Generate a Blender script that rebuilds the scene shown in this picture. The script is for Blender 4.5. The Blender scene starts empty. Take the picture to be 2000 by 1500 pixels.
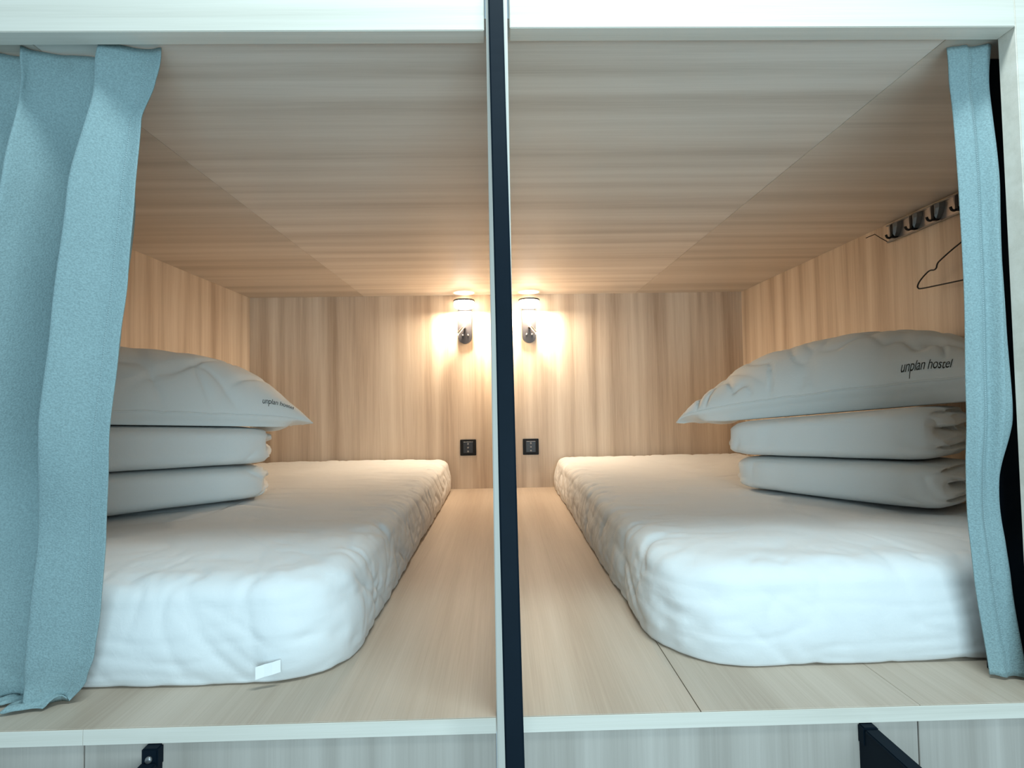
import bpy, bmesh, math, random
from mathutils import Vector, Matrix, noise
random.seed(7)
C = bpy.context.scene.collection
sc = bpy.context.scene

# ---------------------------------------------------------------- camera
F, CX, CY, CZ, YAW, PIT, ROL = 1017.69, -.00089, -.78673, .46596, .01949, .0339, -.01674
f = Vector((math.sin(YAW)*math.cos(PIT), math.cos(YAW)*math.cos(PIT), math.sin(PIT)))
r0 = Vector((math.cos(YAW), -math.sin(YAW), 0)); u0 = r0.cross(f)
rr = math.cos(ROL)*r0 + math.sin(ROL)*u0
uu = -math.sin(ROL)*r0 + math.cos(ROL)*u0
cam = bpy.data.cameras.new('camera'); cam.sensor_width = 36; cam.lens = F/2000*36; cam.clip_start = .01
co = bpy.data.objects.new('camera', cam); C.objects.link(co); sc.camera = co
m = Matrix((rr, uu, -f)).transposed().to_4x4(); m.translation = (CX, CY, CZ); co.matrix_world = m

# ---------------------------------------------------------------- world, lights, exposure
sc.view_settings.view_transform = 'Standard'; sc.view_settings.look = 'None'
sc.view_settings.gamma = 1; sc.view_settings.use_curve_mapping = False
sc.view_settings.exposure = 0.15
w = bpy.data.worlds.new('room_glow'); sc.world = w; w.use_nodes = True
bg = w.node_tree.nodes['Background']; bg.inputs[0].default_value = (.57, .85, 1.0, 1); bg.inputs[1].default_value = .46

def area(name, loc, target, size, size_y, power, col):
    l = bpy.data.lights.new(name, 'AREA'); l.shape = 'RECTANGLE'; l.size = size; l.size_y = size_y
    l.energy = power; l.color = col
    o = bpy.data.objects.new(name, l); C.objects.link(o); o.location = loc
    o.rotation_euler = (Vector(target)-Vector(loc)).to_track_quat('-Z', 'Y').to_euler()
    return o
area('aisle_ceiling_light', (.25, -.42, 1.95), (.15, .05, .2), .8, .16, 23, (.74, .93, .98))
area('opposite_fill_light', (.35, -1.7, .5), (.1, .5, .55), 1.1, 1.1, 27, (.62, .88, 1.0))  # added fill, stands in for soft glow from the unseen opposite wall

# ---------------------------------------------------------------- materials
def nodes(name):
    m = bpy.data.materials.new(name); m.use_nodes = True
    nt = m.node_tree; b = nt.nodes['Principled BSDF']
    return m, nt, b
def N(nt, t, **k):
    n = nt.nodes.new(t)
    for a, v in k.items(): setattr(n, a, v)
    return n
def wood(name, axis, dark, mid, light, band=1.0, rough=.45, off=0, bandw=13):
    m, nt, b = nodes(name)
    tc = N(nt, 'ShaderNodeTexCoord')
    def nz(across, along, detail, rgh, dist, o):
        mp = N(nt, 'ShaderNodeMapping'); s = [across]*3; s['xyz'.index(axis)] = along
        mp.inputs['Scale'].default_value = s; mp.inputs['Location'].default_value = (o+off, o*1.7+off, o*.6)
        n = N(nt, 'ShaderNodeTexNoise'); n.inputs['Scale'].default_value = 1
        n.inputs['Detail'].default_value = detail; n.inputs['Roughness'].default_value = rgh
        n.inputs['Distortion'].default_value = dist
        nt.links.new(tc.outputs['Object'], mp.inputs[0]); nt.links.new(mp.outputs[0], n.inputs[0])
        return n
    a = nz(bandw, .45, 2.0, .5, .15, 1.3)          # broad stave bands
    c = nz(60, 1.6, 4, .6, .9, 5.1)                # figure
    d = nz(420, 6, 3, .6, .2, 9.7)                 # fibre
    def mth(op, x, y):
        n = N(nt, 'ShaderNodeMath', operation=op)
        for i, v in enumerate((x, y)):
            if isinstance(v, (int, float)): n.inputs[i].default_value = v
            else: nt.links.new(v, n.inputs[i])
        return n.outputs[0]
    s = mth('ADD', mth('MULTIPLY', a.outputs[0], 1.25*band), mth('MULTIPLY', c.outputs[0], .38))
    s = mth('ADD', s, mth('MULTIPLY', d.outputs[0], .37))
    s = mth('SUBTRACT', s, .5*1.25*(band-1))
    rp = N(nt, 'ShaderNodeValToRGB')
    e = rp.color_ramp.elements
    e[0].position = .68; e[0].color = (*dark, 1); e[1].position = 1.32; e[1].color = (*light, 1)
    k = e.new(1.0); k.color = (*mid, 1)
    # ramp works on 0..1: rescale
    s2 = mth('MULTIPLY', mth('SUBTRACT', s, .665), 1.5)
    e[0].position = 0.05; e[1].position = .5; e[2].position = .95
    e[0].color = (*dark, 1); e[1].color = (*mid, 1); e[2].color = (*light, 1)
    nt.links.new(s2, rp.inputs[0]); nt.links.new(rp.outputs[0], b.inputs['Base Color'])
    b.inputs['Roughness'].default_value = rough
    b.inputs['Specular IOR Level'].default_value = .35
    bp = N(nt, 'ShaderNodeBump'); bp.inputs['Strength'].default_value = .12; bp.inputs['Distance'].default_value = .001
    nt.links.new(d.outputs[0], bp.inputs['Height']); nt.links.new(bp.outputs[0], b.inputs['Normal'])
    return m
OD, OM, OL = (.46, .345, .25), (.67, .55, .43), (.82, .71, .585)
oak_z = wood('oak_upright_grain', 'z', OD, OM, OL)
oak_z2 = wood('oak_side_wall', 'z', OD, OM, OL, off=3.3)
oak_x = wood('oak_cross_grain', 'x', (.58, .50, .425), (.71, .63, .55), (.81, .735, .655), bandw=17)
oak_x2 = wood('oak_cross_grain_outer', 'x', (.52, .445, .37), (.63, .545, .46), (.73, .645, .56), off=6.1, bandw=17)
oak_y = wood('oak_floor_grain', 'y', (.37, .285, .215), (.46, .37, .29), (.55, .455, .37), band=.8, bandw=10)
oak_face = wood('pale_oak_front', 'x', (.60, .545, .465), (.69, .63, .545), (.76, .70, .62), band=.7, bandw=40)
oak_edge_z = wood('pale_oak_edge', 'z', (.52, .48, .42), (.59, .55, .49), (.65, .61, .55), band=.5, bandw=60)
oak_panel = wood('grey_oak_panel', 'z', (.37, .32, .275), (.44, .385, .335), (.51, .45, .395), bandw=22, off=2)

def plain(name, col, rough=.5, metal=0, spec=.5):
    m, nt, b = nodes(name)
    b.inputs['Roughness'].default_value = rough; b.inputs['Metallic'].default_value = metal
    b.inputs['Specular IOR Level'].default_value = spec
    tc = N(nt, 'ShaderNodeTexCoord'); n = N(nt, 'ShaderNodeTexNoise'); n.inputs['Scale'].default_value = 35
    n.inputs['Detail'].default_value = 3
    nt.links.new(tc.outputs['Object'], n.inputs[0])
    rp = N(nt, 'ShaderNodeValToRGB'); e = rp.color_ramp.elements
    e[0].color = (*[c*.88 for c in col], 1); e[1].color = (*[min(1, c*1.1) for c in col], 1)
    nt.links.new(n.outputs[0], rp.inputs[0]); nt.links.new(rp.outputs[0], b.inputs['Base Color'])
    return m
black_steel = plain('black_powder_steel', (.004, .009, .015), .55, 0, .07)
black_soft = plain('black_plastic', (.006, .006, .007), .55, 0, .3)
lamp_black = plain('lamp_black', (.02, .018, .02), .35, 0, .5)
steel = plain('brushed_steel', (.50, .47, .46), .28, 1)
grey_metal = plain('grey_metal', (.26, .255, .25), .34, .7)
chrome = plain('chrome', (.8, .8, .8), .12, 1)
pin_grey = plain('pin_grey', (.30, .30, .31), .4, .3)
thread = plain('dark_thread', (.05, .045, .035), .9, 0, .1)

def cloth(name, col, weave=900, bump=.25, rough=.9, wrinkle=0, sheen=.2, mottle=.08):
    m, nt, b = nodes(name)
    b.inputs['Roughness'].default_value = rough; b.inputs['Specular IOR Level'].default_value = .15
    b.inputs['Sheen Weight'].default_value = sheen; b.inputs['Sheen Roughness'].default_value = .5
    tc = N(nt, 'ShaderNodeTexCoord')
    n = N(nt, 'ShaderNodeTexNoise'); n.inputs['Scale'].default_value = weave; n.inputs['Detail'].default_value = 2
    nt.links.new(tc.outputs['Object'], n.inputs[0])
    n2 = N(nt, 'ShaderNodeTexNoise'); n2.inputs['Scale'].default_value = 55; n2.inputs['Detail'].default_value = 5
    n2.inputs['Distortion'].default_value = .8
    nt.links.new(tc.outputs['Object'], n2.inputs[0])
    rp = N(nt, 'ShaderNodeValToRGB'); e = rp.color_ramp.elements
    e[0].position = .3; e[1].position = .7
    e[0].color = (*[c*(1-mottle) for c in col], 1); e[1].color = (*[min(1, c*(1+mottle)) for c in col], 1)
    nt.links.new(n.outputs[0], rp.inputs[0]); nt.links.new(rp.outputs[0], b.inputs['Base Color'])
    bp = N(nt, 'ShaderNodeBump'); bp.inputs['Strength'].default_value = bump; bp.inputs['Distance'].default_value = .0012
    nt.links.new(n.outputs[0], bp.inputs['Height'])
    last = bp
    if wrinkle:
        bp2 = N(nt, 'ShaderNodeBump'); bp2.inputs['Strength'].default_value = wrinkle; bp2.inputs['Distance'].default_value = .006
        nt.links.new(n2.outputs[0], bp2.inputs['Height']); nt.links.new(bp.outputs[0], bp2.inputs['Normal']); last = bp2
    nt.links.new(last.outputs[0], b.inputs['Normal'])
    return m
sheet = cloth('white_cotton_sheet', (.71, .71, .705), 1400, .08, .85, .10, .1, .02)
duvet_m = cloth('white_duvet_cotton', (.78, .78, .76), 1400, .08, .9, .07, .1, .02)
pillow_m = cloth('white_pillowcase', (.78, .78, .755), 1400, .08, .9, .08, .1, .02)
white_tag = cloth('white_label', (.85, .85, .84), 1400, .05, .7, 0, .1, .01)
teal = cloth('teal_linen', (.235, .325, .335), 420, .6, .95, .06, .08, .15)
thread_teal = cloth('teal_thread', (.29, .38, .39), 900, .2, .9, 0, .2, .05)

def emit(name, col, s):
    m, nt, b = nodes(name)
    b.inputs['Base Color'].default_value = (.9, .9, .88, 1)
    b.inputs['Emission Color'].default_value = (*col, 1); b.inputs['Emission Strength'].default_value = s
    return m
glow = emit('lamp_diffuser_glow', (1, .86, .68), 14)
lens_glow = emit('reading_lens_glow', (1, .9, .78), 4)

# ---------------------------------------------------------------- mesh helpers
def mesh_obj(name, bm, mat, parent=None, smooth=False):
    bmesh.ops.recalc_face_normals(bm, faces=bm.faces)
    me = bpy.data.meshes.new(name); bm.to_mesh(me); bm.free()
    me.materials.append(mat)
    if smooth:
        for p in me.polygons: p.use_smooth = True
    o = bpy.data.objects.new(name, me); C.objects.link(o)
    if parent: o.parent = parent
    return o
def box_bm(x0, x1, y0, y1, z0, z1, bev=.0008, seg=1, bm=None):
    bm2 = bmesh.new()
    bmesh.ops.create_cube(bm2, size=1)
    for v in bm2.verts:
        v.co = Vector(((x0+x1)/2+v.co.x*(x1-x0), (y0+y1)/2+v.co.y*(y1-y0), (z0+z1)/2+v.co.z*(z1-z0)))
    if bev: bmesh.ops.bevel(bm2, geom=list(bm2.edges), offset=bev, segments=seg, affect='EDGES')
    if bm is None: return bm2
    me = bpy.data.meshes.new('tmp'); bm2.to_mesh(me); bm2.free(); bm.from_mesh(me); bpy.data.meshes.remove(me)
    return bm
def box(name, d, mat, parent=None, bev=.0008, seg=1):
    return mesh_obj(name, box_bm(*d, bev=bev, seg=seg), mat, parent)
def empty(name, loc=(0, 0, 0), rz=0):
    o = bpy.data.objects.new(name, None); C.objects.link(o); o.location = loc; o.rotation_euler = (0, 0, rz)
    o.empty_display_size = .05
    return o
def struct(o): o['kind'] = 'structure'; return o
def tag(o, label, cat, group=None):
    o['label'] = label; o['category'] = cat
    if group: o['group'] = group
    return o
def tube_bm(pts, rad, n=10, bm=None):
    bm = bm or bmesh.new(); pts = [Vector(p) for p in pts]; rings = []
    up = None
    for i, p in enumerate(pts):
        t = (pts[min(i+1, len(pts)-1)]-pts[max(i-1, 0)]).normalized()
        if up is None:
            up = Vector((0, 0, 1)) if abs(t.z) < .9 else Vector((1, 0, 0))
        a = t.cross(up).normalized(); b = a.cross(t).normalized(); up = b
        rd = rad[i] if isinstance(rad, (list, tuple)) else rad
        rings.append([bm.verts.new(p + a*math.cos(2*math.pi*k/n)*rd + b*math.sin(2*math.pi*k/n)*rd) for k in range(n)])
    for q, s in zip(rings, rings[1:]):
        for k in range(n): bm.faces.new((q[k], q[(k+1) % n], s[(k+1) % n], s[k]))
    bm.faces.new(rings[0][::-1]); bm.faces.new(rings[-1])
    return bm
def catmull(P, n):
    P = [Vector(p) for p in P]; out = []
    Q = [2*P[0]-P[1]] + P + [2*P[-1]-P[-2]]
    for i in range(1, len(Q)-2):
        for k in range(n):
            t = k/n; a, b, c, d = Q[i-1:i+3]
            out.append(.5*((2*b)+(c-a)*t+(2*a-5*b+4*c-d)*t*t+(3*b-a-3*c+d)*t**3))
    out.append(P[-1]); return out
def lathe_bm(prof, n=32, axis='z', org=(0, 0, 0), bm=None):
    bm = bm or bmesh.new(); rings = []
    for r, h in prof:
        ring = []
        for k in range(n):
            a = 2*math.pi*k/n; c, s = r*math.cos(a), r*math.sin(a)
            p = {'z': (c, s, h), 'y': (c, h, s), 'x': (h, c, s)}[axis]
            ring.append(bm.verts.new(Vector(p)+Vector(org)))
        rings.append(ring)
    for q, s in zip(rings, rings[1:]):
        for k in range(n): bm.faces.new((q[k], q[(k+1) % n], s[(k+1) % n], s[k]))
    bm.faces.new(rings[0][::-1]); bm.faces.new(rings[-1])
    return bm
def interp(T, z):
    T = sorted(T)
    if z <= T[0][0]: return T[0][1]
    for (a, b), (c, d) in zip(T, T[1:]):
        if z <= c:
            t = (z-a)/(c-a); t = t*t*(3-2*t)*.4 + t*.6
            return b+(d-b)*t
    return T[-1][1]
def nz(x, y, z, o=0): return noise.noise(Vector((x+o, y-o*.7, z+o*1.3)))
def ridge(x, y, z, o=0):                       # sharp narrow creases, 0..1
    return max(0, 1-abs(nz(x, y, z, o))*4.5)**2

# ---------------------------------------------------------------- the setting
T = .0165; D = 2.05; WL, WR = -1.3605, 1.3296; HC = 1.052; H = 1.04; XR = .8172; XL = -.86
fl = struct(empty('floor'))
g = .0007
for x0, x1, i in ((-1.36, -T-.0005, 1), (T+.0005, .288-g, 2), (.288+g, .62, 3), (.62+g, 1.329, 4)):
    box('floor_board', (x0, x1, .0012, D, -.0215, 0), oak_y, fl, .0005)
ce = struct(empty('ceiling'))
for x0, x1, mt in ((-1.36, -.746, oak_x2), (-.7447, -T-.0005, oak_x), (T+.0005, .7413, oak_x), (.7427, 1.329, oak_x2)):
    box('ceiling_board', (x0, x1, .0305, D, HC, HC+.03), mt, ce, .0005)
struct(box('wall_back', (-1.45, 1.42, D, D+.03, -.03, 1.09), oak_z, None, .0005))
struct(box('wall_left', (WL-.03, WL, .03, D, -.03, 1.09), oak_z2, None, .0005))
struct(box('wall_right', (WR, WR+.03, .03, D, -.03, 1.09), oak_z2, None, .0005))
wm = struct(box('wall_middle', (-T, T, 0, D, -.9, 1.35), oak_edge_z, None, .0012, 2))
wm.data.materials.append(oak_z2)
for p in wm.data.polygons:
    if abs(p.normal.x) > .95: p.material_index = 1
# pale header boards over the two openings and the uprights outside them
struct(box('trim_1', (-1.39, -T-.003, 0, .03, H, 1.35), oak_face, None, .0012, 2))
struct(box('trim_2', (T+.0035, XR, -.0005, .03, H+.0035, 1.35), oak_face, None, .0012, 2))
struct(box('trim_3', (XR+.0006, 1.36, 0, .03, -.023, 1.35), oak_face, None, .0012, 2))
struct(box('trim_4', (-1.39, XL, 0, .03, .0005, H-.0005), oak_face, None, .0012, 2))
# pale edge strips of the sleeping decks
struct(box('trim_5', (-1.39, -.6185, -.0005, .0007, -.023, -.0008), oak_face, None, .0003))
struct(box('trim_6', (-.618, -T-.001, -.0005, .0007, -.023, -.0008), oak_face, None, .0003))
struct(box('trim_7', (T+.001, XR, -.0005, .0007, -.023, -.0008), oak_face, None, .0003))
# lower front of the bunk unit
lw = struct(empty('wall_front'))
for x0, x1 in ((-1.39, -.6195), (-.6175, -T-.0015), (T+.0015, .6160), (.6178, 1.36)):
    box('front_panel', (x0, x1, .0025, .0215, -.9, -.0235), oak_panel, lw, .0008)

# ---------------------------------------------------------------- black steel pieces at the front
lr = empty('ladder_rail', (0, 0, 0))
bm = bmesh.new()
path = [(-.0015, -.006, 1.22), (-.001, -.009, 1.09), (.0, -.022, .93), (.002, -.055, .72), (.0036, -.085, .53), (.0046, -.117, .33), (.0062, -.140, .15), (.0075, -.153, .03), (.0085, -.160, -.08), (.014, -.20, -.7)]
pts = catmull(path, 6); rings = []
hw, hd = .0115, .004
for i, p in enumerate(pts):
    t = (pts[min(i+1, len(pts)-1)]-pts[max(i-1, 0)]).normalized(); a = Vector((1, 0, 0)); b = t.cross(a).normalized()
    rings.append([bm.verts.new(p+a*sx*hw+b*sy*hd) for sx, sy in ((-1, -.6), (-.8, -1), (.8, -1), (1, -.6), (1, .6), (.8, 1), (-.8, 1), (-1, .6))])
for q, s in zip(rings, rings[1:]):
    for k in range(8): bm.faces.new((q[k], q[(k+1) % 8], s[(k+1) % 8], s[k]))
bm.faces.new(rings[0]); bm.faces.new(rings[-1][::-1])
mesh_obj('rail', bm, black_steel, lr)
tag(lr, 'long black steel rail leaning against the edge of the partition between the pods', 'rail')

po = box('metal_post', (.814, .905, .0885, .0985, .001, HC-.001), black_steel, None, .001)
tag(po, 'black steel upright between the right curtain and the outer frame', 'post')

def bracket(x0, x1, dp, label):
    o = empty('ladder_bracket', ((x0+x1)/2, 0, -.35))
    z = .35
    hw = (x1-x0)/2
    bm = bmesh.new()     # upright side plate projecting from the panel into the aisle
    prof = [(.0034, z-dp), (-.006, z-dp), (-.30, z-dp), (-.30, z-dp-.024), (-.10, -.25), (.0034, -.25)]
    a = [bm.verts.new((-hw*.86, y, zz)) for y, zz in prof]; b = [bm.verts.new((hw*.86, y, zz)) for y, zz in prof]
    bm.faces.new(a); bm.faces.new(b[::-1])
    for i in range(len(prof)):
        j = (i+1) % len(prof); bm.faces.new((a[i], b[i], b[j], a[j]))
    bmesh.ops.recalc_face_normals(bm, faces=bm.faces)
    bmesh.ops.bevel(bm, geom=list(bm.edges), offset=.0015, segments=2, affect='EDGES')
    mesh_obj('side_plate', bm, black_steel, o)
    mesh_obj('mounting_block', box_bm(-hw, hw, -.012, .0034, z-.052, z-.024, .002, 2), black_steel, o)
    mesh_obj('top_bar', box_bm(-hw*.95, hw*.95, -.30, -.0125, z-dp-.002, z-dp+.0035, .0015, 2), black_steel, o)
    bm = lathe_bm([(.0005, -.0155), (.004, -.0155), (.005, -.0135), (.005, -.0115)], 12, 'y', (0, 0, z-.038))  # small grey stud added in place of a highlight ridge on the steel
    mesh_obj('highlight_stud', bm, grey_metal, o, True)
    return tag(o, label, 'bracket')
bracket(-.527, -.5035, .046, 'black steel ladder bracket at the bottom left below the left deck')
bracket(.5245, .547, .029, 'black steel ladder bracket at the bottom right below the right deck')

# ---------------------------------------------------------------- mattresses
def mattress(x0, x1, y0, y1, h, seed, label, inner, rin, rout):
    cx, cy = (x0+x1)/2, (y0+y1)/2
    o = empty('mattress', (cx, cy, 0))
    a, b = (x1-x0)/2, (y1-y0)/2
    # corner radii: quadrant order (+,+),(-,+),(-,-),(+,-)
    def ring_pts(ins, n):
        out = []
        for q, (sx, sy) in enumerate(((1, 1), (-1, 1), (-1, -1), (1, -1))):
            R = (rin if sx == inner else rout) if sy < 0 else .05
            r = max(R-ins*.55, .004)
            aa, bb = max(a-ins, r), max(b-ins, r)
            c = Vector((sx*(aa-r), sy*(bb-r)))
            a0 = q*math.pi/2
            arc = []
            for k in range(14): 
                t = a0+math.pi/2*k/13
                arc.append((Vector((c.x+r*math.cos(t), c.y+r*math.sin(t))), Vector((math.cos(t), math.sin(t)))))
            out.append(arc)
        res = []
        for q in range(4):
            res += out[q]
            p, q2 = out[q][-1], out[(q+1) % 4][0]
            m_ = n[q % 2]
            for k in range(1, m_):
                t = k/m_; res.append((p[0].lerp(q2[0], t), p[1].lerp(q2[1], t).normalized()))
        return res
    prof = []                                # (inset, z) bottom -> top
    for k in range(27):
        t = k/26
        prof.append((.012*(1-t)**3*1.0+.004+.020*t**2, .002+t*(h-.045)))
    for k in range(1, 10):
        t = k/9*math.pi/2; prof.append((.024+.058*(1-math.cos(t)), h-.043+.043*math.sin(t)))
    ins = .095
    while ins < a-.01:
        prof.append((ins, h)); ins += .014
    prof.append((a-.004, h))
    bm = bmesh.new(); rings = []
    for ins, z in prof:
        ring = []
        for p, nn in ring_pts(ins, (150, 270)):
            X, Y, Z = p.x+cx, p.y+cy, z
            side = max(0, 1-ins/.06) if z > .01 else .0
            top = 1-side
            dn = Vector((nn.x*side, nn.y*side, top)) if z > .01 else Vector((nn.x, nn.y, 0))
            # corner closeness
            ec = math.exp(-((p.x-inner*(a-.04))**2+(p.y+(b-.04))**2)/.09)
            ec2 = math.exp(-((p.x-inner*(a-.03))**2)/.006)
            tt = nn.x*Y*1 + nn.y*X*-1
            d = .006*nz(X*2.2, Y*2.2, Z*5, seed)
            d += .0035*nz(X*9, Y*9, Z*6, seed+4)
            edge = math.exp(-((z-h)**2)/.004)*math.exp(-max(0, ins-.05)**2/.02)
            d -= (.0014+.0035*ec*(1-top*.5)+.007*ec2)*ridge(tt*9+Z*6, Z*5+ins*7, X*2, seed+2)*(.35+.65*max(side, edge))
            fl = math.exp(-((p.x-inner*a)**2)/.012)*max(0, 1-ins/.10)
            d -= .0048*fl*ridge(Y*15-Z*16, Z*7+Y*2, 3, seed+21)+.003*fl*ridge(Y*26+Z*20, Z*9, 5, seed+31)
            d -= .004*ec*ridge(X*12+Z*14, Y*12, Z*6, seed+41)+.0025*side*ridge(X*4, Y*4, Z*26, seed+51)
            d -= .005*edge*ridge(X*13, Y*13, ins*10, seed+7)
            d -= .003*ridge(X*3.5+Y*2, Y*7-X, 1, seed+9)*top
            # fitted sheet pinched a little below the top edge
            lift = 0
            if z < .02:
                lift = max(0, .006*nz(X*7, Y*7, 3, seed)+.0035*ridge(X*6, Y*6, 2, seed))*(1-z/.02)
            zz = max(.0012, Z+dn.z*d+lift)
            ring.append(bm.verts.new((p.x+dn.x*d, p.y+dn.y*d, zz)))
        rings.append(ring)
    n = len(rings[0])
    for q, s in zip(rings, rings[1:]):
        for k in range(n): bm.faces.new((q[k], q[(k+1) % n], s[(k+1) % n], s[k]))
    bm.faces.new(rings[-1]); bm.faces.new(rings[0][::-1])
    bmesh.ops.smooth_vert(bm, verts=bm.verts, factor=.4, use_axis_x=True, use_axis_y=True, use_axis_z=True)
    for v in bm.verts:                        # keep inside the pod
        wx, wy = v.co.x+cx, v.co.y+cy
        if wy > D-.004: v.co.y = D-.004-cy
        if wx > WR-.004: v.co.x = WR-.004-cx
        if wx < WL+.004: v.co.x = WL+.004-cx
        if v.co.z < .001: v.co.z = .001
    mesh_obj('fitted_sheet', bm, sheet, o, True)
    return tag(o, label, 'mattress'), (cx, cy)
mL, cL = mattress(-1.345, -.262, .092, 2.04, .172, 11, 'thick white sheeted mattress on the left pod deck, beside the broad bunched curtain', 1, .13, .03)
mR, cR = mattress(.256, 1.322, .104, 2.04, .172, 37, 'wrinkled white sheeted mattress on the right pod deck, under the hanger wall', -1, .16, .03)
# stitched seams at the front inner corners of the sheets, and the maker's tag
def seam_strip(parent, cxy, pts, wd, name, mat, nrm, th=.0012):
    bm = bmesh.new(); nrm = Vector(nrm).normalized(); P = [Vector(p)-Vector((*cxy, 0)) for p in pts]; rs = []
    for i, p in enumerate(P):
        t = (P[min(i+1, len(P)-1)]-P[max(i-1, 0)]).normalized(); a = t.cross(nrm).normalized()*wd/2
        rs.append([bm.verts.new(p+a), bm.verts.new(p+nrm*th+a*.7), bm.verts.new(p+nrm*th-a*.7), bm.verts.new(p-a)])
    for q, s in zip(rs, rs[1:]):
        for k in range(3): bm.faces.new((q[k], q[k+1], s[k+1], s[k]))
    return mesh_obj(name, bm, mat, parent, True)

# ---------------------------------------------------------------- folded duvets
def duvet(A, B, vdir, depth, zb, zt, seed, side, label, endcrumple):
    """A = inner back corner, B = outer front corner of the long face; zb/zt = (height at A, at B)."""
    A = Vector((*A, 0)); B = Vector((*B, 0)); L = (B-A).length; u = (B-A)/L
    v = Vector((*vdir, 0)).normalized()
    cen = (A+B)/2+v*depth/2; cen.z = zb[0]
    o = empty('folded_duvet', cen)
    bm = bmesh.new(); rings = []
    NU, NV = 150, 150
    for i in range(NU+1):
        th = math.pi*i/NU-math.pi/2
        s = math.sin(th)
        uu_ = math.copysign(abs(s)**.5, s) if s else 0
        uu_ = math.copysign(1-(1-abs(uu_))**1.0, uu_)
        sc_ = max(0, 1-abs(uu_)**9)**(1/2.6)
        t = (uu_+1)/2
        za = zb[0]+(zb[1]-zb[0])*t; h = zt[0]+(zt[1]-zt[0])*t-za
        ring = []
        for k in range(NV):
            ph = 2*math.pi*k/NV; cc, ss = math.cos(ph), math.sin(ph)
            vv = math.copysign(abs(cc)**.40, cc); zz = math.copysign(abs(ss)**.40, ss)
            if vv < 0: vv *= 1-.0*abs(zz)
            U = uu_*L/2; V = vv*depth/2*sc_; Z = zz*h/2*(.15+.85*sc_ if sc_ > 0 else .15)
            if sc_ <= 0: Z = 0
            P = cen+u*U+v*V+Vector((0, 0, Z))
            e = max(0, (abs(uu_)-.86)/.14)
            d = .005*nz(P.x*5, P.y*5, P.z*7, seed)+.0018*nz(P.x*17, P.y*17, P.z*17, seed)
            e2 = max(0, (abs(uu_)-.55)/.45)
            d -= (.0015+.008*e2)*ridge(P.x*8, P.y*8, P.z*13, seed+3)
            inw = 0
            if e > 0:
                # open fold edges: layers seen in the end face
                zz0 = Z/h; ww = .5+.5*math.tanh((V/(depth/2)+.72)*7)
                for zl, dp, sg in ((.06, .050, .05), (.36, .020, .04), (-.24, .018, .035), (-.42, .006, .03)):
                    inw += dp*math.exp(-((zz0-zl-.05*V/depth)/sg)**2)*min(1, e*1.6)*ww
                inw += .018*(1-ww)*math.exp(-((zz0-.12)/.16)**2)*e
                inw += endcrumple*(nz(P.x*16, P.y*16, P.z*38, seed+8)+.5*ridge(P.x*12, P.y*12, P.z*34, seed))*e
            U2 = U-math.copysign(inw, U)
            r = Vector((0, vv*abs(cc), zz*abs(ss)))
            if r.length: r.normalize()
            V2 = V+r.y*d; Z2 = Z+r.z*d*.35
            Z2 = max(-h/2+.0008, min(h/2-.0008, Z2))
            q = u*U2+v*V2+Vector((0, 0, Z2+h/2+za-cen.z))
            q.x = min(max(q.x, WL+.006-cen.x), WR-.006-cen.x)
            ring.append(bm.verts.new(q))
        rings.append(ring)
    for q, s in zip(rings, rings[1:]):
        for k in range(NV): bm.faces.new((q[k], q[(k+1) % NV], s[(k+1) % NV], s[k]))
    bmesh.ops.remove_doubles(bm, verts=bm.verts, dist=.0002)
    bmesh.ops.smooth_vert(bm, verts=bm.verts, factor=.35, use_axis_x=True, use_axis_y=True, use_axis_z=True)
    mesh_obj('cover', bm, duvet_m, o, True)
    return tag(o, label, 'duvet')
MZ = .178
LT, UTR, UTL = (.279, .297), (.386, .443), (.394, .430)
up = lambda p: (p[0]+.0015, p[1]+.0015)
duvet((.712, .890), (1.052, .425), (.84, .54), .32, (MZ, MZ), LT, 5, 1, 'white folded duvet lying on the right mattress, bottom of its stack', .016)
duvet((.690, .895), (1.058, .452), (.84, .54), .32, up(LT), UTR, 15, 1, 'white folded duvet in the right stack, directly under the pillow', .016)
duvet((-.706, .865), (-1.16, .49), (-.62, .78), .33, (MZ, MZ), LT, 25, -1, 'white folded duvet lying on the left mattress, bottom of its stack', .030)
duvet((-.700, .880), (-1.16, .485), (-.62, .78), .33, up(LT), UTL, 45, -1, 'white folded duvet in the left stack, directly under the pillow', .030)

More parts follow.
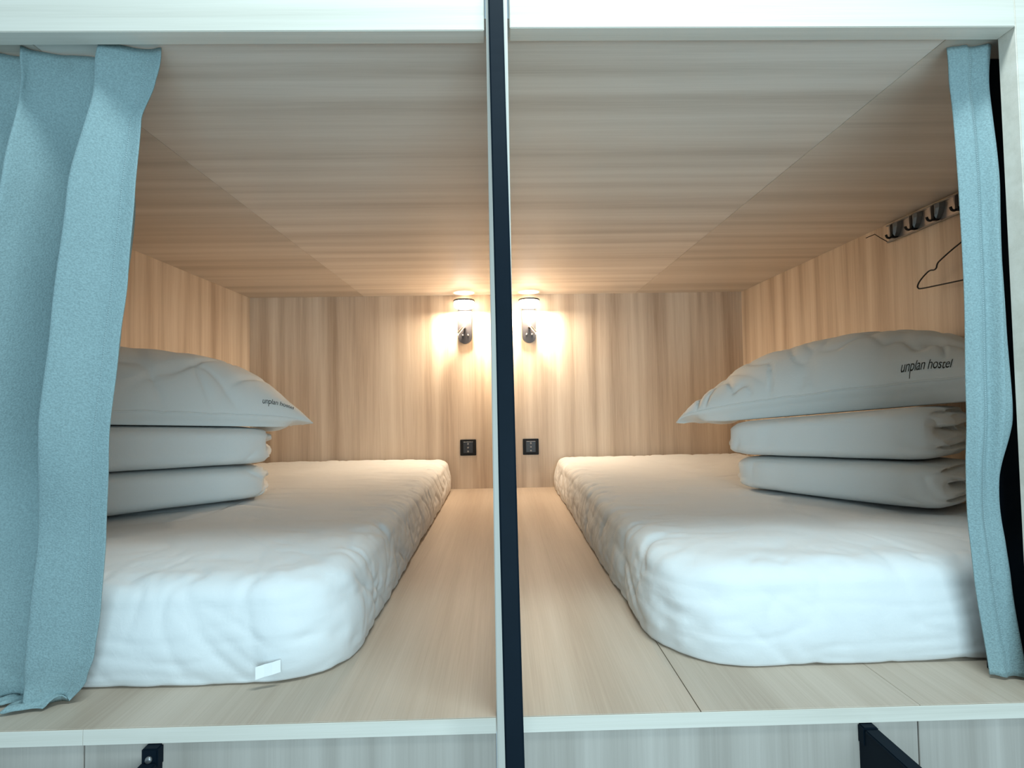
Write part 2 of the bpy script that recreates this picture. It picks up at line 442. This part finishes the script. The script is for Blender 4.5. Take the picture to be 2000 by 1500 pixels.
# ---------------------------------------------------------------- pillows
def pillow(A, B, depth, zA, zB, T_top, rest, UA, dA, dB, seed, side, label, text_u):
    A = Vector((*A, 0)); B = Vector((*B, 0)); L = (B-A).length; u = (B-A)/L
    v = Vector((-u.y, u.x, 0))
    if v.y < 0: v = -v
    zrest = rest[0]
    cen = (A+B)/2+v*depth/2; cen.z = zrest
    o = empty('pillow', cen)
    dA = Vector((*dA, 0)); dB = Vector((*dB, 0)); dL = (dB-dA).length; du = (dB-dA)/dL; dv_ = Vector((-du.y, du.x, 0))
    def zr(P):
        t = min(1.25, max(0, (P-dA).dot(du)/dL)); return rest[0]+(rest[1]-rest[0])*t+.0030
    def sst(x, a, b):
        x = min(1, max(0, (x-a)/(b-a))); return x*x*(3-2*x)
    def mid(U, V):                           # seam height; U from -1 (inner tip) to 1
        t = (U+1)/2
        base = zA+(zB-zA)*(t**.55)
        back = -.02*(V+1)/2
        return base+back
    def surf(U, V, top, off=0):
        c = .05
        x = U*L/2*(1-c*(1-V*V)); y = V*depth/2*(1-c*1.2*(1-U*U))
        eu = max(0, 1-abs(U)**(3.6 if U > 0 else 2.3)); ev = max(0, 1-abs(V)**2.3)
        th = (eu*ev)**.55
        if not top: y *= 1-.055*min(1, th*7)
        P = cen+u*x+v*y
        d = .010*nz(P.x*5, P.y*5, 0, seed)*th + .0035*nz(P.x*14, P.y*14, 1, seed)
        fade = math.exp(-(1-abs(U))/.25)+math.exp(-(1-abs(V))/.28)
        tm = ((text_u[0][0]+text_u[1][0])/2, text_u[0][1])
        msk = 1-.9*math.exp(-(((U-tm[0])/.24)**2+((V-tm[1])/.16)**2)**2)
        d -= msk*(.003+.014*min(1, fade)*min(1, th*4))*ridge(P.x*6+U*3, P.y*6-U*2, V*1.2, seed+3)
        d -= msk*.016*th*ridge(U*2.2+V*1.6, V*.6, 1, seed+6)
        m_ = mid(U, V)
        on = sst(U, UA-.16, UA+.02)               # 1 where the duvet carries the pillow
        if top: z = m_+T_top*th*(1+.10*V)+d+.0012
        else: z = m_-(.035+.12*on)*th-.0012-.2*abs(d)*th
        lim = zr(P)
        if on > 0: z = max(z, lim*on+(z if z < lim else lim)*(1-on))
        if top: z = max(z, lim+.002) if U > UA-.02 else z
        z += off
        q = Vector((P.x, P.y, z))
        if q.x > WR-.008: q.x = WR-.008
        if q.x < WL+.008: q.x = WL+.008
        return q-Vector((cen.x, cen.y, zrest))
    NU, NV = 150, 110; bm = bmesh.new(); G = {}
    rm = lambda t: math.copysign(1-(1-abs(t))**1.5, t) if t else 0
    for top in (1, 0):
        for i in range(NU+1):
            for j in range(NV+1):
                U, V = rm(2*i/NU-1), rm(2*j/NV-1)
                if not top and (i in (0, NU) or j in (0, NV)): G[top, i, j] = G[1, i, j]
                else: G[top, i, j] = bm.verts.new(surf(U, V, top))
        for i in range(NU):
            for j in range(NV):
                q = [G[top, i, j], G[top, i+1, j], G[top, i+1, j+1], G[top, i, j+1]]
                bm.faces.new(q if top else q[::-1])
    mesh_obj('pillowcase', bm, pillow_m, o, True)
    # piped hem along the rim
    P = []
    for k in range(61): P.append(surf(-1+2*k/60, -1, 1))
    for k in range(1, 41): P.append(surf(1, -1+2*k/40, 1))
    bm = tube_bm(P, .0026, 6); mesh_obj('hem', bm, pillow_m, o, True)
    P = [surf(-1, -1+2*k/40, 1) for k in range(41)]
    mesh_obj('hem', tube_bm(P, .0018, 6), pillow_m, o, True)
    # embroidered lettering laid on the case
    cu = bpy.data.curves.new('t', 'FONT'); cu.body = 'unplan hostel'; cu.size = 1; cu.shear = .45; cu.extrude = 0
    cu.resolution_u = 4; cu.space_character = .95
    to = bpy.data.objects.new('t', cu); C.objects.link(to)
    dg = bpy.context.evaluated_depsgraph_get(); me = bpy.data.meshes.new_from_object(to.evaluated_get(dg))
    C.objects.unlink(to); bpy.data.objects.remove(to)
    xs = [p.co.x for p in me.vertices]; wdt = max(xs)-min(xs); x0 = min(xs)
    bm = bmesh.new(); bm.from_mesh(me); bpy.data.meshes.remove(me)
    bmesh.ops.triangulate(bm, faces=bm.faces)
    for _ in range(2): bmesh.ops.subdivide_edges(bm, edges=[e for e in bm.edges if e.calc_length() > .12], cuts=1)
    (Ua, Va), (Ub, Vb), hgt = text_u
    dv = Vector((Ub-Ua, Vb-Va)); 
    for p in bm.verts:
        t = (p.co.x-x0)/wdt; hh = p.co.y*hgt
        U = Ua+(Ub-Ua)*t; V = Va+(Vb-Va)*t+hh
        p.co = surf(U, V, 1, .0022)
    bmesh.ops.triangulate(bm, faces=bm.faces)
    mesh_obj('embroidered_lettering', bm, thread, o)
    # small woven tab near the inner corner
    if side > 0:
        bm = bmesh.new(); gg = {}
        for i in range(7):
            for j in range(5): gg[i, j] = bm.verts.new(surf(-.93+.08*i/6, -.995+.16*j/4, 1, .0022))
        for i in range(6):
            for j in range(4): bm.faces.new((gg[i, j], gg[i+1, j], gg[i+1, j+1], gg[i, j+1]))
        mesh_obj('woven_tab', bm, white_tag, o, True)
    return tag(o, label, 'pillow')
pillow((.605, 1.02), (1.215, .435), .40, .385, .515, .185, UTR, -.76, (.690, .895), (1.052, .430), 3, 1,
       'plump white pillow with dark stitched lettering on top of the right stack', ((.50, -.982), (.76, -.975), .075))
pillow((-.633, .965), (-1.17, .48), .40, .404, .470, .205, UTL, -.74, (-.700, .880), (-1.16, .485), 23, -1,
       'white pillow on top of the left stack, its corner pointing at the back wall', ((-.58, -.965), (-.86, -.95), .06))

# ---------------------------------------------------------------- curtains
def curtain(cols, top, zbot, seed, label, stitch, hem_out, ext=.05, pinch=1, dmax=.148):
    """cols: list of (x(z) table, y body); a folded sheet hung from the track behind the header."""
    o = empty('curtain', (cols[0][0][0][1], .06, 0)); ox = o.location.x
    NZ = 150; SUB = 12
    def row(z, zreal):
        P = []
        for tb, y in cols:
            x = interp(tb, z)
            yt = .038+(y-.015)*.55; ybt = .052+(y-.015)*.42
            wt = min(1, max(0, (z-.80)/.22)); wt = wt*wt*(3-2*wt); wb = min(1, max(0, (.46-z)/.22)); wb = wb*wb*(3-2*wb)
            ym = y if y < .053 else min(.053+(y-.053)*3.2, dmax)
            yy = ym*(1-wt-wb)+yt*wt+ybt*wb
            P.append(Vector((x, yy, z)))
        return catmull(P, SUB)
    rows = []
    for i in range(NZ+1):
        t = i/NZ
        z = top-(top-zbot+ext)*t
        over = max(0, zbot-z)
        zc = max(z, zbot)
        R = row(zc, z)
        out = []
        for k, p in enumerate(R):
            s = k/len(R)
            q = p.copy()
            tw = max(0, (z-.93)/.12)
            q.y += .006*tw*nz(p.x*30, z*14, 0, seed)+.004*nz(s*9, z*2.2, 0, seed+2)+.0025*nz(p.x*12, z*7, 1, seed)
            q.x += pinch*.008*tw*nz(s*14, z*18, 2, seed)+.002*nz(s*5, z*3, 4, seed)
            if z < .10 and hem_out:
                kk = (.10-max(z, 0))/.10
                q.y += .007*kk*nz(p.x*28, z*34, 5, seed); q.x += .010*kk*nz(p.x*16, z*22, 7, seed)
            if over > 0:                      # cloth pooling on the deck, folded toward the aisle
                a = over/ext
                q.y -= hem_out*(.4+.6*math.sin(min(1, a)*math.pi*.5))*a*(1+.5*nz(p.x*14, 0, 0, seed))
                q.x -= hem_out*.8*a
                q.z = .004+.018*a*(1-a)*2.2*max(0, .5+1.3*nz(p.x*19, a*2, 1, seed))+.006*abs(nz(p.x*34, a*3, 2, seed))
            q.z = max(q.z, .003)
            q.y = max(q.y, .0335) if q.z > 1.0 else max(q.y, .004)
            q.y = min(q.y, .086 if z < .24 else .15)
            out.append(q)
        rows.append(out)
    bm = bmesh.new(); off = Vector((ox, .06, 0))
    V = [[bm.verts.new(q-off) for q in r] for r in rows]
    for a, b in zip(V, V[1:]):
        for k in range(len(a)-1): bm.faces.new((a[k], a[k+1], b[k+1], b[k]))
    ob = mesh_obj('fabric', bm, teal, o, True)
    sm = ob.modifiers.new('thickness', 'SOLIDIFY'); sm.thickness = .0016; sm.offset = 0
    # side hem stitching: row of short stitches
    bm = bmesh.new()
    for sfr in stitch:
        kx = int(sfr)
        for i in range(2, NZ-8):
            for j in (0, 1):
                a = rows[i][kx].lerp(rows[i+1][kx], .5*j); b = rows[i][kx].lerp(rows[i+1][kx], .5*j+.30)
                tn = (rows[i][kx+1]-rows[i][kx-1]).normalized(); nn = tn.cross(Vector((0, 0, 1)))
                if nn.y > 0: nn = -nn
                box4 = []
                for pz in (a, b):
                    box4 += [bm.verts.new(pz-off+nn*.0008-tn*.0007), bm.verts.new(pz-off+nn*.0017), bm.verts.new(pz-off+nn*.0008+tn*.0007)]
                for q in range(2): bm.faces.new((box4[q], box4[q+1], box4[q+4], box4[q+3]))
    st = mesh_obj('stitching', bm, thread_teal, o); st['kind'] = 'stuff'
    return tag(o, label, 'curtain')
E_ = [(1.05, -.545), (.99, -.557), (.935, -.578), (.80, -.584), (.67, -.594), (.56, -.607), (.39, -.626), (.27, -.638), (.145, -.646), (.075, -.654), (.035, -.668), (.0, -.70)]
R1 = [(1.05, -.632), (.97, -.640), (.80, -.664), (.60, -.687), (.43, -.706), (.27, -.729), (.10, -.746), (.0, -.752)]
R2 = [(1.05, -.765), (.96, -.762), (.84, -.773), (.73, -.787), (.39, -.83), (.0, -.87)]
def shift(Tb, d, k=0): return [(z, x+d+k*(1.05-z)) for z, x in Tb]
def mix(Ta, Tb, t): return [(z, x*(1-t)+interp(Tb, z)*t) for z, x in Ta]
colsL = [(E_, .050), (mix(E_, R1, .35), .046), (mix(E_, R1, .75), .028), (shift(R1, -.002), .020), (shift(R1, .004), .045), (shift(R1, .012), .082),
         (shift(R1, -.030), .084), (mix(R1, R2, .55), .076), (shift(R2, .012), .052), (shift(R2, .000), .030), (shift(R2, -.004), .045), (shift(R2, .010), .076),
         (shift(R2, -.035), .070), (shift(R2, -.085), .024), (shift(R2, -.092), .05), (shift(R2, -.08), .078)]
colsL = [(tb, y) for tb, y in colsL]
curtain(colsL, 1.0505, .004, 4, 'broad bunched teal linen curtain at the left opening, hem pooled on the deck', [9], .024)
Er = [(1.05, .757), (.95, .760), (.68, .761), (.36, .759), (.164, .774), (.0, .792)]
Rr = [(1.05, .829), (.97, .819), (.90, .817), (.80, .817), (.68, .813), (.575, .816), (.42, .821), (.33, .804), (.22, .821), (.16, .827), (.0, .846)]
colsR = [(Er, .052), (mix(Er, Rr, .33), .040), (mix(Er, Rr, .62), .047), (mix(Er, Rr, .86), .032), (Rr, .040), (shift(Rr, -.003), .058), (shift(Rr, -.012), .072), (shift(Rr, -.006), .080)]
curtain(colsR, 1.0505, .010, 14, 'narrow teal linen curtain tied flat against the right edge of the right opening', [17], .0, .004, .5, .082)

# ---------------------------------------------------------------- wall lamps
def wall_lamp(x, s, label):
    o = empty('wall_lamp', (x, D, .772))
    # rounded back plate
    bm = bmesh.new(); w2, z0, z1 = .037, .012, .225
    pr = []
    for k in range(17):
        a = math.pi+math.pi*k/16; pr.append((w2*math.cos(a), z0+w2+w2*math.sin(a)))
    pr += [(w2, z1), (-w2, z1)]
    a = [bm.verts.new((p[0], -.001, p[1])) for p in pr]; b = [bm.verts.new((p[0], -.020, p[1])) for p in pr]
    bm.faces.new(a); bm.faces.new(b[::-1])
    for i in range(len(pr)):
        j = (i+1) % len(pr); bm.faces.new((a[i], b[i], b[j], a[j]))
    bmesh.ops.recalc_face_normals(bm, faces=bm.faces)
    mesh_obj('back_plate', bm, lamp_black, o)
    # drum head: thin dark cap over a glowing diffuser
    hd = mesh_obj('lamp_head', lathe_bm([(.004, .2425), (.053, .2425), (.0565, .2400), (.0575, .2370), (.0570, .2335), (.004, .2335)], 40, 'z', (0, -.0600, 0)), lamp_black, o, True)
    df = mesh_obj('diffuser', lathe_bm([(.036, .196), (.044, .197), (.051, .203), (.0545, .212), (.0545, .228), (.0525, .2330), (.004, .2332)], 40, 'z', (0, -.0600, 0)), glow, hd, True)
    # swivel reading spot
    ang = math.radians(38)*s
    dx, dz = math.sin(ang), -math.cos(ang)
    top = Vector((-.006*s, -.042, .115)); end = top+Vector((dx*.068, -.012, dz*.068))
    rl = mesh_obj('reading_spot', tube_bm([top, top.lerp(end, .04), top.lerp(end, .5), top.lerp(end, .97), end], [.0055, .0075, .0075, .0075, .0068], 18), chrome, o, True)
    e2 = end+(end-top).normalized()*.0045
    mesh_obj('lens', tube_bm([end+(end-top).normalized()*.0004, e2], [.0062, .0075], 16), lens_glow, rl, True)
    mesh_obj('swivel_joint', tube_bm([Vector((0, -.020, .095)), top.lerp(end, .38)], .006, 12), lamp_black, o, True)
    for q in (-.013, .016):
        mesh_obj('switch_button', lathe_bm([(.0005, -.0245), (.0035, -.0245), (.0045, -.023), (.0045, -.0201)], 14, 'y', (q, 0, .058)), chrome, o, True)
    for nm, z, zt, pw, sz in (('down_light', .190, 0, 9.0, .075), ('up_light', .2440, 1, 1.4, .05)):
        l = bpy.data.lights.new(nm, 'AREA'); l.shape = 'DISK'; l.size = sz; l.energy = pw; l.color = (1, .83, .62)
        l.spread = math.radians(100 if zt else 180)
        lo = bpy.data.objects.new(nm, l); C.objects.link(lo); lo.parent = o; lo.location = (0, -.060, z)
        lo.rotation_euler = (math.pi if zt else 0, 0, 0)
    return tag(o, label, 'lamp')
wall_lamp(-.196, -1, 'glowing black wall lamp on the back wall left of the partition')
wall_lamp(.1515, 1, 'glowing black wall lamp on the back wall right of the partition')

# ---------------------------------------------------------------- sockets
def socket(x, z, label):
    o = empty('power_socket', (x, D, z-.043))
    mesh_obj('face_plate', box_bm(-.043, .043, -.008, -.0008, 0, .086, .0018, 2), black_soft, o)
    mesh_obj('insert', box_bm(-.026, .026, -.0094, -.0081, .014, .074, .0006), lamp_black, o)
    for q in (.022, .042, .062):
        mesh_obj('slot', lathe_bm([(.0005, -.0104), (.0042, -.0104), (.005, -.0096)], 12, 'y', (0, 0, q)), pin_grey, o, True)
    return tag(o, label, 'socket')
socket(-.1885, .222, 'square black power socket low on the back wall left of the partition')
socket(.1505, .220, 'square black power socket low on the back wall right of the partition')

# ---------------------------------------------------------------- coat rack and hanger on the right wall
XW = WR
ra = empty('coat_rack', (XW, .67, .984))
def L_(p): return Vector(p)-Vector((XW, .67, .984))
def lbox(name, d, mat, bev, par=ra):
    x0, x1, y0, y1, z0, z1 = d
    return mesh_obj(name, box_bm(x0-XW, x1-XW, y0-.67, y1-.67, z0-.984, z1-.984, bev, 2), mat, par)
lbox('rail', (XW-.006, XW-.0005, .44, .945, .986, 1.042), steel, .0012)
lbox('lower_lip', (XW-.014, XW-.0065, .44, .945, .9835, .9885), grey_metal, .0008)
lbox('upper_lip', (XW-.014, XW-.0065, .44, .945, 1.0395, 1.0435), grey_metal, .0008)
for yc in (.905, .822, .739, .656, .573, .490):
    bm = bmesh.new()                           # pick-shaped fold-down hook, broad at the top and pointed below
    pr = [(-.022, 1.038), (.022, 1.038), (.021, 1.024), (.014, 1.005), (.004, .992), (-.004, .992), (-.014, 1.005), (-.021, 1.024)]
    a = [bm.verts.new(L_((XW-.0065, yc+y, z))) for y, z in pr]; b = [bm.verts.new(L_((XW-.020, yc+y*.8, z))) for y, z in pr]
    c_ = [bm.verts.new(L_((XW-.026, yc+y*.45, z*.9+.1015))) for y, z in pr]
    bm.faces.new(a); bm.faces.new(c_[::-1])
    for P_, Q_ in ((a, b), (b, c_)):
        for i in range(8):
            j = (i+1) % 8; bm.faces.new((P_[i], Q_[i], Q_[j], P_[j]))
    hk = mesh_obj('hook', bm, grey_metal, ra, False)
    bm = bmesh.new()
    bv = [L_((XW-x, yc+y, z)) for y in (-.0045, .0045) for x, z in ((.0068, 1.0395), (.0205, 1.0395), (.0272, 1.034), (.0278, .995), (.030, .989), (.0068, .989))]
    bv = [bm.verts.new(p) for p in bv]
    bm.faces.new(bv[:6]); bm.faces.new(bv[6:][::-1])
    for i in range(6):
        j = (i+1) % 6; bm.faces.new((bv[i], bv[i+6], bv[j+6], bv[j]))
    q = [L_((XW-.027, yc, .992)), L_((XW-.035, yc, .989)), L_((XW-.042, yc, .992)), L_((XW-.045, yc, 1.000))]
    tube_bm(catmull(q, 4), .0035, 8, bm)
    mesh_obj('hook_band', bm, black_soft, hk)
mesh_obj('wire_end', tube_bm([L_((XW-.010, .944, .9875)), L_((XW-.024, .958, 1.006)), L_((XW-.036, .968, 1.022)), L_((XW-.052, .99, 1.016))], .0014, 6), black_soft, ra, True)
tag(ra, 'steel coat rail with dark fold-down hooks high on the right wall', 'rack')

XH = XW-.042
ha = empty('clothes_hanger', (XH, .573, .90))
def mh(pts): return [Vector((0, y-.573, z-.90)) for y, z in pts]
yc = .573
half = [(yc+.02, .903), (.655, .880), (.702, .858), (.712, .850), (.716, .840), (.724, .836), (.738, .838), (.752, .833), (.776, .817), (.787, .803), (.785, .795), (.772, .791), (.70, .787), (yc, .782)]
oth = [(2*yc-y, z-.004*((y-yc)/.2)) for y, z in half][::-1]
loop = half+oth[1:]
loop.append((yc-.006, .908)); loop = [(yc+.006, .908)]+loop
mesh_obj('frame', tube_bm(catmull(mh(loop), 4), .0021, 8), black_soft, ha, True)
hk = [(yc, .904), (yc, .935), (yc+.004, .955)]+[(yc+.0175*math.sin(a)-.002, .981-.0175*math.cos(a)+.001) for a in [math.radians(d) for d in (40, 80, 120, 160, 200, 240, 270)]]
mesh_obj('hanger_hook', tube_bm(catmull([Vector((0, y-.573, z-.885)) for y, z in hk], 4), .0015, 8), black_soft, ha, True)
tag(ha, 'thin black wire clothes hanger hanging from the rail on the right wall', 'hanger')

# sheet details
bm = bmesh.new(); gg = {}
tx, tz, ty = -.392, .030, .0885
for i in range(4):
    for j in range(4): gg[i, j] = bm.verts.new((tx-.018+.036*i/3-cL[0], ty+.0012*math.sin(i*2)-.003-cL[1]+.012*(i/3), tz-.010+.020*j/3+.006*i/3))
for i in range(3):
    for j in range(3): bm.faces.new((gg[i, j], gg[i+1, j], gg[i+1, j+1], gg[i, j+1]))
tg = mesh_obj('care_label', bm, white_tag, mL); sm = tg.modifiers.new('t', 'SOLIDIFY'); sm.thickness = .001
